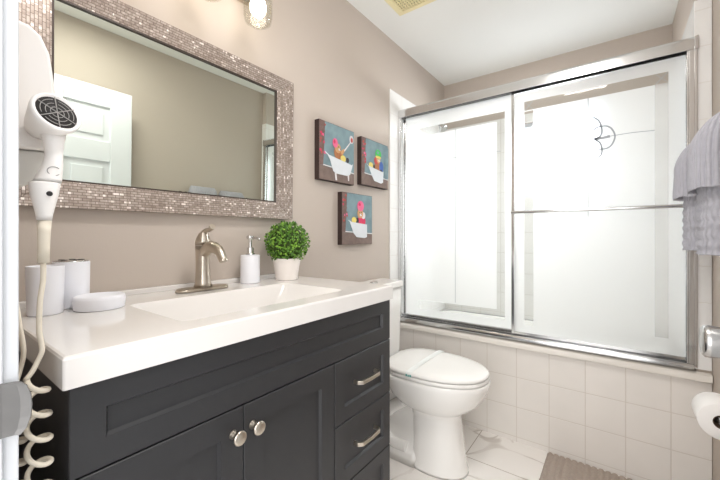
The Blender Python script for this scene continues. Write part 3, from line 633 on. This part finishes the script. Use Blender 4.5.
# ------------------------------------------------------------------ soap pump, plant, soap dish, cups
sp = thing('soap_dispenser', (0.068, 0.786, CTZ), 'white soap dispenser with chrome pump between faucet and plant', 'soap dispenser')
c = (0.068, 0.786, 0)
MB().lathe([(0.033, CTZ + 0.0002), (0.0345, CTZ + 0.003), (0.0345, CTZ + 0.1005), (0.033, CTZ + 0.1035), (0.016, CTZ + 0.104)], c, 'z', 32, None).build('bottle', M['ceramic'], sp, smooth=True)
b = MB(); b.lathe([(0.017, CTZ + 0.1042), (0.017, CTZ + 0.108), (0.012, CTZ + 0.110), (0.012, CTZ + 0.130), (0.006, CTZ + 0.132), (0.006, CTZ + 0.161), (0.013, CTZ + 0.162), (0.0135, CTZ + 0.173), (0.010, CTZ + 0.175)], c, 'z', 24)
b.tube(smooth_path([(0.068, 0.786, CTZ + 0.165), (0.09, 0.79, CTZ + 0.167), (0.108, 0.793, CTZ + 0.164), (0.113, 0.794, CTZ + 0.158)]), 0.0042)
b.build('pump', M['chrome'], sp, smooth=True)

pt = thing('potted_topiary', (0.101, 0.934, CTZ), 'round green boxwood topiary ball in a white pot on counter', 'plant')
c = (0.101, 0.934, 0)
MB().lathe([(0.041, CTZ + 0.0002), (0.043, CTZ + 0.003), (0.053, CTZ + 0.072), (0.0545, CTZ + 0.073), (0.0545, CTZ + 0.085), (0.050, CTZ + 0.086), (0.048, CTZ + 0.072), (0.01, CTZ + 0.070)], c, 'z', 36).build('pot', M['potwhite'], pt, smooth=True)
ctr = Vector((0.100, 0.938, CTZ + 0.146)); R = 0.083
b = MB()
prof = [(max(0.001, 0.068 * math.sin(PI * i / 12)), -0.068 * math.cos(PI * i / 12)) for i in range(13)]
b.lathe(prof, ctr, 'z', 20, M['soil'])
rnd = random.Random(3)
for i in range(1500):
    z = 1 - 2 * (i + 0.5) / 1500; a = i * 2.399963; q = math.sqrt(max(0, 1 - z * z)); n_ = Vector((q * math.cos(a), q * math.sin(a), z))
    n_ = (n_ + Vector((rnd.gauss(0, .05), rnd.gauss(0, .05), rnd.gauss(0, .05)))).normalized()
    p = ctr + n_ * (R * rnd.uniform(0.80, 1.03))
    if p.x < 0.012: continue
    t = n_.cross(Vector((rnd.gauss(0, 1), rnd.gauss(0, 1), rnd.gauss(0, 1)))).normalized()
    d = (n_ * rnd.uniform(0.15, 0.9) + t * rnd.uniform(0.4, 1)).normalized(); w = d.cross(n_).normalized(); L = rnd.uniform(0.009, 0.0145); wd = L * 0.33; up = w.cross(d) * 0.0016
    pts = [p, p + d * L * 0.35 + w * wd, p + d * L * 0.75 + w * wd * 0.8, p + d * L, p + d * L * 0.75 - w * wd * 0.8, p + d * L * 0.35 - w * wd]
    vs = [b.bm.verts.new(v) for v in pts]; mid = b.bm.verts.new(p + d * L * 0.5 + up)
    for k in range(6): b.face([vs[k], vs[(k + 1) % 6], mid], M['leaf'])
b.build('foliage', None, pt)

c = Vector((0.166, 0.292, CTZ))
b = MB()
def ov(z, e, n=36): return [(c.x + (0.049 + e) * math.cos(2 * PI * i / n) * 1.0, c.y + (0.052 + e) * math.sin(2 * PI * i / n), CTZ + z) for i in range(n)]
b.rings([ov(0.0002, -0.005), ov(0.002, -0.002), ov(0.024, 0), ov(0.031, -0.002), ov(0.033, -0.006), ov(0.029, -0.010), ov(0.022, -0.03)], None, True, True)
tag(b.build('soap_dish', M['ceramic'], None, smooth=True), 'low oval white soap dish at the left of the sink', 'soap dish')

b = MB().lathe([(0.029, CTZ + 0.0002), (0.0305, CTZ + 0.003), (0.0330, CTZ + 0.105), (0.0333, CTZ + 0.107), (0.0320, CTZ + 0.1075), (0.0303, CTZ + 0.105), (0.027, CTZ + 0.008), (0.005, CTZ + 0.006)], (0.143, 0.198, 0), 'z', 36)
tag(b.build('tumbler', M['ceramic'], None, smooth=True), 'plain white tumbler behind the dangling dryer cord', 'cup')
th = thing('toothbrush_holder', (0.085, 0.252, CTZ), 'white toothbrush holder with metal lid between tumbler and soap dish', 'toothbrush holder')
c = (0.090, 0.256, 0)
MB().lathe([(0.033, CTZ + 0.0002), (0.035, CTZ + 0.003), (0.037, CTZ + 0.109), (0.035, CTZ + 0.111), (0.01, CTZ + 0.111)], c, 'z', 36).build('cup', M['ceramic'], th, smooth=True)
b = MB().lathe([(0.0345, CTZ + 0.1105), (0.0345, CTZ + 0.1135), (0.028, CTZ + 0.115), (0.004, CTZ + 0.115)], c, 'z', 32)
b.build('lid', M['chrome'], th, smooth=True)
b = MB()
for k in range(5):
    a = 2 * PI * k / 5 + 0.3; b.lathe([(0.0065, CTZ + 0.1151), (0.0065, CTZ + 0.1162), (0.005, CTZ + 0.1163)], (c[0] + 0.020 * math.cos(a), c[1] + 0.020 * math.sin(a), 0), 'z', 12)
b.build('lid_hole', M['dark'], th)

# ------------------------------------------------------------------ wall hair dryer
hd = thing('hair_dryer', (0.41, FY, 1.2), 'white wall hair dryer in its holder beside the door, cord coiled', 'hair dryer')
W0 = FY + 0.0005
prof = [(W0, 1.426), (0.104, 1.429), (0.121, 1.427), (0.135, 1.416), (0.145, 1.392), (0.150, 1.353), (0.153, 1.322), (0.154, 1.250), (0.149, 1.240), (W0, 1.234)]
b = MB().prism(prof, 'x', 0.345, 0.446); b.build('wall_housing', M['plastic'], hd, bevel=0.006, seg=3)
b = MB().prism([(W0, 1.233), (0.149, 1.2395), (0.147, 1.217), (0.136, 1.198), (0.122, 1.185), (0.106, 1.180), (W0, 1.178)], 'x', 0.355, 0.436); b.build('cradle', M['greyp'], hd, bevel=0.004, seg=2)
b = MB().prism([(0.098, 1.176), (0.114, 1.176), (0.114, 1.160), (0.108, 1.150), (0.100, 1.150)], 'x', 0.39, 0.41); b.build('hook', M['dark'], hd, bevel=0.002)
axm = Matrix.Scale(0.92, 3) @ Matrix.Rotation(math.radians(12), 3, 'Z') @ Matrix.Rotation(math.radians(-20), 3, 'Y')
gc = Vector((0.498, 0.1400, 1.2845))
MB().lathe([(0.020, -0.052), (0.024, -0.040), (0.029, -0.018), (0.0325, -0.004), (0.0335, 0.003), (0.0325, 0.007), (0.0285, 0.008), (0.0275, 0.0035), (0.004, 0.002)], gc, 'x', 40, mat=axm).build('dryer_body', M['plastic'], hd, smooth=True)
b = MB().lathe([(0.0272, 0.0028), (0.0272, 0.0046), (0.004, 0.0048)], gc, 'x', 36, mat=axm); b.build('intake_disc', M['dark'], hd)
b = MB()
def gp(r, a, h=0.0062): return axm @ Vector((h, r * math.cos(a), r * math.sin(a))) + gc
for rr_ in (0.009, 0.0155, 0.022):
    for k in range(6):
        b.tube([gp(rr_, 2 * PI * (k + t / 6) / 6 + 0.5 + (0.08 if k % 2 else -0.05)) for t in (0.4, 1.6, 2.8, 4.0, 5.2)], 0.0005, 5)
for k in range(6): b.tube([gp(0.0, 0), gp(0.0275, 2 * PI * k / 6 + 0.5)], 0.0007, 5)
b.build('intake_grille', M['greyline'], hd)
# handle: neck from the body, wide switch section, tapered strain relief
hy = 0.1315
def hring(z, cx, cy, a, bb, n=20): return [(cx + bb * math.cos(2 * PI * i / n), cy + a * math.sin(2 * PI * i / n), z) for i in range(n)]
b = MB()
b.rings([hring(1.268, 0.480, 0.1400, 0.018, 0.016), hring(1.246, 0.482, 0.1415, 0.0125, 0.013), hring(1.228, 0.483, 0.1415, 0.0105, 0.012), hring(1.212, 0.484, 0.1400, 0.0120, 0.013), hring(1.190, 0.485, 0.1350, 0.0155, 0.0145), hring(1.1845, 0.485, 0.1330, 0.0165, 0.015)], None, True, True)
b.build('neck', M['plastic'], hd, smooth=True)
b = MB()
b.rings([hring(1.1843, 0.485, 0.1325, 0.0160, 0.015), hring(1.182, 0.485, 0.1305, 0.0180, 0.0165), hring(1.168, 0.486, 0.1300, 0.0165, 0.016), hring(1.152, 0.487, 0.1298, 0.0130, 0.013), hring(1.136, 0.488, 0.1296, 0.0096, 0.010), hring(1.128, 0.488, 0.1295, 0.0086, 0.009)], None, True, True)
b.build('handle', M['plastic'], hd, smooth=True)
MB().lathe([(0.0036, 0), (0.0036, 0.0015), (0.002, 0.002)], (0.5018, 0.1325, 1.1665), 'x', 14).build('switch', M['dark'], hd)
b = MB()
b.tube([(0.4978, 0.1385 + 0.0075 * math.cos(math.radians(a)), 1.2005 + 0.0065 * math.sin(math.radians(a))) for a in range(40, 330, 20)], 0.0007, 6); b.build('emblem', M['greyline'], hd)
b = MB()
b.rings([hring(1.1279, 0.488, 0.1295, 0.0084, 0.0088), hring(1.11, 0.488, 0.1292, 0.0076, 0.0076), hring(1.09, 0.488, 0.129, 0.0070, 0.0070), hring(1.066, 0.488, 0.1285, 0.0070, 0.0070)], None, True, True)
b.build('strain_relief', M['cream'], hd, smooth=True)
cord = [(0.488, 0.1285, 1.066), (0.489, 0.1280, 1.04), (0.490, 0.1245, 1.01), (0.491, 0.1235, 0.97), (0.492, 0.1255, 0.952), (0.493, 0.126, 0.938), (0.493, 0.121, 0.924), (0.495, 0.115, 0.912), (0.496, 0.1090, 0.904)]
path = smooth_path(cord, 6)
def coil(cx, cy, z0, z1, turns, rad, ph):
    n = int(turns * 20); out = []
    for i in range(n + 1):
        t = i / n; a = ph + 2 * PI * turns * t; rr2 = rad * (0.85 + 0.15 * min(1, t * 6))
        out.append(Vector((cx + 0.012 * math.sin(t * 3) + rr2 * math.cos(a), cy + 0.5 * rr2 * math.sin(a) * 1.5, z0 + (z1 - z0) * t - 0.0035 * math.cos(a))))
    return out
b = MB(); b.tube(path + coil(0.497, 0.1205, 0.902, 0.56, 10.3, 0.0165, -1.9), 0.0034, 8); b.build('coiled_cord', M['cream'], hd)
b = MB()
p2 = smooth_path([(0.40, 0.100, 1.178), (0.41, 0.104, 1.08), (0.425, 0.112, 0.98), (0.43, 0.117, 0.93), (0.43, 0.113, 0.90), (0.44, 0.105, 0.878), (0.45, 0.100, 0.868)], 6)
b.tube(p2 + coil(0.462, 0.103, 0.865, 0.56, 10, 0.0125, 2.6), 0.0032, 8); b.build('coiled_cord', M['cream'], hd)

# ------------------------------------------------------------------ toilet
TYC = 1.575
to = thing('toilet', (0.35, TYC, 0), 'white porcelain toilet with closed lid between vanity and bath', 'toilet')
def egg(x0, x1, w, z, n=40, back=0.55, sq=1.0):
    """egg outline in plan: blunt at the back (x0), rounder at the front (x1)"""
    xc = x0 + (x1 - x0) * 0.42; out = []
    for i in range(n):
        a = 2 * PI * i / n; ca, sa = math.cos(a), math.sin(a)
        L = (x1 - xc) if ca > 0 else (xc - x0)
        p = 1.0 if ca > 0 else back
        out.append((xc + L * (abs(ca) ** p) * (1 if ca > 0 else -1), TYC + w * (abs(sa) ** (0.9 if ca > 0 else 0.8)) * (1 if sa > 0 else -1), z))
    return out
b = MB()
b.rings([egg(0.345, 0.612, 0.108, 0), egg(0.345, 0.610, 0.107, 0.012), egg(0.350, 0.602, 0.101, 0.04), egg(0.352, 0.590, 0.096, 0.13), egg(0.350, 0.578, 0.095, 0.240), egg(0.345, 0.578, 0.096, 0.268), egg(0.325, 0.592, 0.110, 0.282), egg(0.280, 0.632, 0.142, 0.310), egg(0.245, 0.668, 0.165, 0.345), egg(0.222, 0.694, 0.179, 0.390), egg(0.215, 0.706, 0.184, 0.422), egg(0.215, 0.708, 0.184, 0.440), egg(0.225, 0.700, 0.177, 0.446)], None, True, True)
b.build('bowl', M['porcelain'], to, smooth=True)
b = MB()                                                  # foot and trapway behind the column
def bx(x0, x1, w, z, rad=0.03): return rr(x0, x1, TYC - w, TYC + w, z, rad, 5)
b.rings([bx(0.04, 0.40, 0.108, 0), bx(0.04, 0.40, 0.106, 0.045), bx(0.05, 0.40, 0.095, 0.060), bx(0.06, 0.40, 0.078, 0.075), bx(0.06, 0.40, 0.074, 0.26), bx(0.04, 0.40, 0.10, 0.34), bx(0.03, 0.36, 0.14, 0.40), bx(0.02, 0.32, 0.165, 0.43)], None, True, True)
for sgn in (-1, 1):
    b.tube(smooth_path([(0.33, TYC + sgn * 0.088, 0.30), (0.25, TYC + sgn * 0.086, 0.24), (0.19, TYC + sgn * 0.083, 0.16), (0.24, TYC + sgn * 0.078, 0.08), (0.34, TYC + sgn * 0.075, 0.07)]), [0.03] * 33, 12)
    b.tube(smooth_path([(0.23, TYC + sgn * 0.105, 0.37), (0.15, TYC + sgn * 0.10, 0.26), (0.10, TYC + sgn * 0.09, 0.12)]), [0.022] * 17, 12)
b.build('trapway_base', M['porcelain'], to, smooth=True)
b = MB()
hw = 0.183
def tk(z, w, x1): return rr(0.014, x1, TYC - w, TYC + w, z, 0.022, 5)
b.rings([tk(0.42, 0.168, 0.155), tk(0.46, 0.170, 0.160), tk(0.70, hw - 0.006, 0.165), tk(0.815, hw - 0.004, 0.166)], None, True, True); b.build('tank', M['porcelain'], to, smooth=True)
b = MB(); b.rings([tk(0.8155, hw - 0.001, 0.169), tk(0.819, hw + 0.004, 0.175), tk(0.842, hw + 0.004, 0.175), tk(0.850, hw - 0.001, 0.169)], None, True, True); b.build('tank_lid', M['porcelain'], to, bevel=0.002)
b = MB().lathe([(0.022, 0.850), (0.022, 0.854), (0.019, 0.856), (0.004, 0.856)], (0.100, TYC - 0.02, 0), 'z', 24); b.build('flush_button', M['chrome'], to, smooth=True)
b = MB(); b.rings([egg(0.235, 0.698, 0.178, 0.4465), egg(0.228, 0.704, 0.184, 0.450), egg(0.228, 0.704, 0.184, 0.461), egg(0.235, 0.698, 0.178, 0.464)], None, True, True); b.build('seat', M['seat'], to, smooth=True)
b = MB(); b.rings([egg(0.225, 0.696, 0.178, 0.4655), egg(0.218, 0.703, 0.184, 0.469), egg(0.218, 0.703, 0.184, 0.477), egg(0.226, 0.694, 0.177, 0.484), egg(0.27, 0.64, 0.133, 0.489), egg(0.36, 0.55, 0.06, 0.490)], None, True, True); b.build('seat_lid', M['seat'], to, smooth=True)
for sgn in (-1, 1): MB().tube([(0.212, TYC + sgn * 0.075 - 0.02, 0.462), (0.212, TYC + sgn * 0.075 + 0.02, 0.462)], 0.011, 12).build('hinge', M['seat'], to, smooth=True)
# paper band round the closed lid
b = MB(); bx_ = 0.405; pr = []
for yy, zz in ((TYC - 0.1885, 0.466), (TYC - 0.1885, 0.4795), (TYC - 0.182, 0.4862), (TYC - 0.15, 0.4896), (TYC - 0.09, 0.4912), (TYC, 0.4918), (TYC + 0.09, 0.4912), (TYC + 0.15, 0.4896), (TYC + 0.182, 0.4862), (TYC + 0.1885, 0.4795), (TYC + 0.1885, 0.466)): pr.append((yy, zz))
for i in range(len(pr) - 1):
    (ya, za), (yb, zb) = pr[i], pr[i + 1]
    m = M['teal'] if i in (0,) else M['band']
    q = [(bx_ - 0.014, ya, za), (bx_ + 0.014, ya, za), (bx_ + 0.014, yb, zb), (bx_ - 0.014, yb, zb)]
    A = [b.bm.verts.new(p) for p in q]; B = [b.bm.verts.new((p[0], TYC + (p[1] - TYC) * 1.002, p[2] + 0.0006)) for p in q]
    b.face(A, M['band']); b.face(B[::-1], M['band'])
    for k in range(4): b.face([A[k], B[k], B[(k + 1) % 4], A[(k + 1) % 4]], M['band'])
for k in range(3):
    b.box(bx_ - 0.014 + 0.010 * k, bx_ - 0.007 + 0.010 * k, TYC - 0.1902, TYC - 0.1890, 0.468, 0.477 - 0.003 * (k % 2), M['teal'])
tag(b.build('paper_band', None), 'thin paper band with teal print wrapped over the toilet lid', 'paper band')

# ------------------------------------------------------------------ bath mat
nx, ny = 170, 90; x0, x1, y0, y1 = 0.882, 1.470, 1.42, 1.980
b = MB(); G = []
for j in range(ny + 1):
    row = []
    for i in range(nx + 1):
        x = x0 + (x1 - x0) * i / nx; y = y0 + (y1 - y0) * j / ny
        edge = min(1, min(i, nx - i) / 3, min(j, ny - j) / 2)
        h = 0.006 + 0.010 * abs(math.sin(PI * (x - x0) / 0.0264)) ** 0.7 * (0.75 + 0.25 * abs(math.sin(PI * y / 0.017 + (int((x - x0) / 0.0264) % 2) * 1.57))) + 0.0015 * noise.noise((x * 90, y * 90, 0))
        row.append(b.bm.verts.new((x + 0.0015 * noise.noise((x * 40, y * 40, 5)), y, 0.0008 + h * (0.15 + 0.85 * edge))))
    G.append(row)
for j in range(ny):
    for i in range(nx): b.face([G[j][i], G[j][i + 1], G[j + 1][i + 1], G[j + 1][i]], None, True)
lo = [b.bm.verts.new((x, y, 0.0005)) for x, y in ((x0, y0), (x1, y0), (x1, y1), (x0, y1))]
b.face(lo)
tag(b.build('bath_mat', M['mat']), 'taupe ribbed chenille bath mat against the tiled bath front', 'bath mat')

# ------------------------------------------------------------------ towels and their bar on the right wall
BX, BZ = 1.404, 1.385
tb = thing('towel_bar', (RR, 1.52, BZ), 'wall towel bar carrying the grey towels', 'towel bar')
MB().tube([(BX, 1.262, BZ), (BX, 1.780, BZ)], 0.008, 14).build('bar', M['satin'], tb)
for y in (1.262, 1.780):
    b = MB().lathe([(0.022, RR - 0.0003), (0.022, RR - 0.006), (0.012, RR - 0.012), (0.011, BX - 0.006), (0.013, BX - 0.013), (0.006, BX - 0.016)], (0, y, BZ), 'x', 20)
    b.build('post', M['satin'], tb, smooth=True)

def towel(xc, yc, hx, hy, z0, zb, h, shell, ribs, amp, wavy, label, seed):
    """thick folded towel over the bar: rounded bundle with ribs all round, hollow and open below"""
    n = ribs * 9; b = MB(); zs = [z0 - 0.000, z0 + 0.003] + [z0 + 0.006 + (zb - z0 - 0.006) * i / 34 for i in range(35)]
    top = [zb + h * math.sin(PI / 2 * i / 14) for i in range(1, 15)]
    # arc-length table of the rounded plan outline
    def sup(t, a, c): 
        ct, st = math.cos(t), math.sin(t); return (a * math.copysign(abs(ct) ** 0.62, ct), c * math.copysign(abs(st) ** 0.62, st))
    fine = [sup(2 * PI * k / 2000, hx, hy) for k in range(2001)]; cum = [0]
    for p, q in zip(fine, fine[1:]): cum.append(cum[-1] + math.dist(p, q))
    ts = []; k = 0
    for i in range(n):
        w = cum[-1] * i / n
        while cum[k + 1] < w: k += 1
        ts.append(2 * PI * k / 2000)
    def ring(z, off, rib):
        e = 0 if z <= zb else (z - zb) / h
        fa = max(0.06, math.sqrt(max(0, 1 - e * e))); fb = 1 - 0.10 * e * e
        out = []
        for i, t in enumerate(ts):
            x, y = sup(t, hx * fa - off * (0.3 + 0.7 * fa), hy * fb - off)
            d = 0
            if rib:
                ph = PI * ribs * i / n + (0.55 * math.sin(2 * PI * z / 0.055) if wavy else 0.12 * math.sin(z * 60 + seed))
                d = amp * abs(math.sin(ph)) ** 0.7 * (0.75 + 0.25 * math.sin(2 * PI * z / 0.0275) if wavy else 1) * (1 - 0.35 * e)
                d += 0.004 * noise.noise((x * 16, y * 16, z * 14 + seed)) - amp
                if z < z0 + 0.006: d *= 0.5
            r = math.hypot(x, y) or 1
            out.append((xc + x * (1 + d / r), yc + y * (1 + d / r), z + (0.004 * noise.noise((x * 20, y * 20, seed)) if z < z0 + 0.006 else 0)))
        return out
    R_ = [ring(z, 0, True) for z in zs + top]
    I_ = [ring(z, shell + amp, False) for z in [zb + h * (0.92 - 0.08 * q) for q in range(12)] + [zb, (z0 + zb) / 2, z0 + 0.004]]
    b.rings(I_ + R_, None, True, True)
    hole = [f for f in b.bm.faces if (lambda c: abs(c.x - BX) < 0.0145 and abs(c.z - BZ) < 0.0155 and abs(c.y - yc) > hy * 0.6)(f.calc_center_median())]
    bmesh.ops.delete(b.bm, geom=hole, context='FACES')          # the ends are open where the bar passes through
    return tag(b.build('towel', M['towel']), label, 'towel', 'grey towels on the bar')
towel(1.402, 1.640, 0.0520, 0.089, 1.058, 1.312, 0.098, 0.010, 24, 0.010, True, 'long grey towel hanging on the bar, the one nearer the shower', 1)
towel(1.401, 1.640, 0.0745, 0.108, 1.235, 1.335, 0.100, 0.004, 38, 0.009, False, 'short ribbed grey towel layered over the towel nearer the shower', 2)
towel(1.406, 1.400, 0.0530, 0.092, 1.052, 1.315, 0.099, 0.010, 24, 0.010, True, 'long grey towel hanging on the bar, the one farther from shower', 3)
towel(1.406, 1.400, 0.0715, 0.108, 1.238, 1.345, 0.103, 0.004, 38, 0.009, False, 'short ribbed grey towel layered over the towel farther from shower', 4)

# ------------------------------------------------------------------ toilet paper
PX, PZ, PY0, PY1, PR = 1.417, 0.555, 1.477, 1.580, 0.0545
ph = thing('paper_holder', (RR, 1.35, PZ), 'chrome toilet paper holder on the right wall below the towels', 'paper holder')
MB().tube([(PX, PY0 - 0.018, PZ), (PX, PY1 + 0.018, PZ)], 0.0055, 14).build('spindle', M['satin'], ph)
for y in (PY0 - 0.018, PY1 + 0.018):
    b = MB().lathe([(0.020, RR - 0.0003), (0.020, RR - 0.005), (0.009, RR - 0.010), (0.008, PX - 0.004), (0.010, PX - 0.010)], (0, y, PZ), 'x', 18); b.build('post', M['satin'], ph, smooth=True)
tp = thing('toilet_roll', (PX, 1.35, PZ - PR), 'white toilet paper roll with brown core on the wall holder', 'toilet paper')
b = MB()
def cyl(r, y, n=44): return [(PX + r * math.cos(2 * PI * i / n), y, PZ - 0.010 + r * math.sin(2 * PI * i / n)) for i in range(n)]
b.rings([cyl(0.0205, PY0), cyl(PR - 0.002, PY0), cyl(PR, PY0 + 0.002), cyl(PR, PY1 - 0.002), cyl(PR - 0.002, PY1), cyl(0.0205, PY1), cyl(0.0205, PY0)], None, False, True)
b.build('paper', M['paper'], tp)
b = MB(); b.rings([cyl(0.0204, PY0 - 0.0005), cyl(0.0204, PY1 + 0.0005), cyl(0.0190, PY1 + 0.0005), cyl(0.0190, PY0 - 0.0005), cyl(0.0204, PY0 - 0.0005)], None, False, True); b.build('core_tube', M['card'], tp)
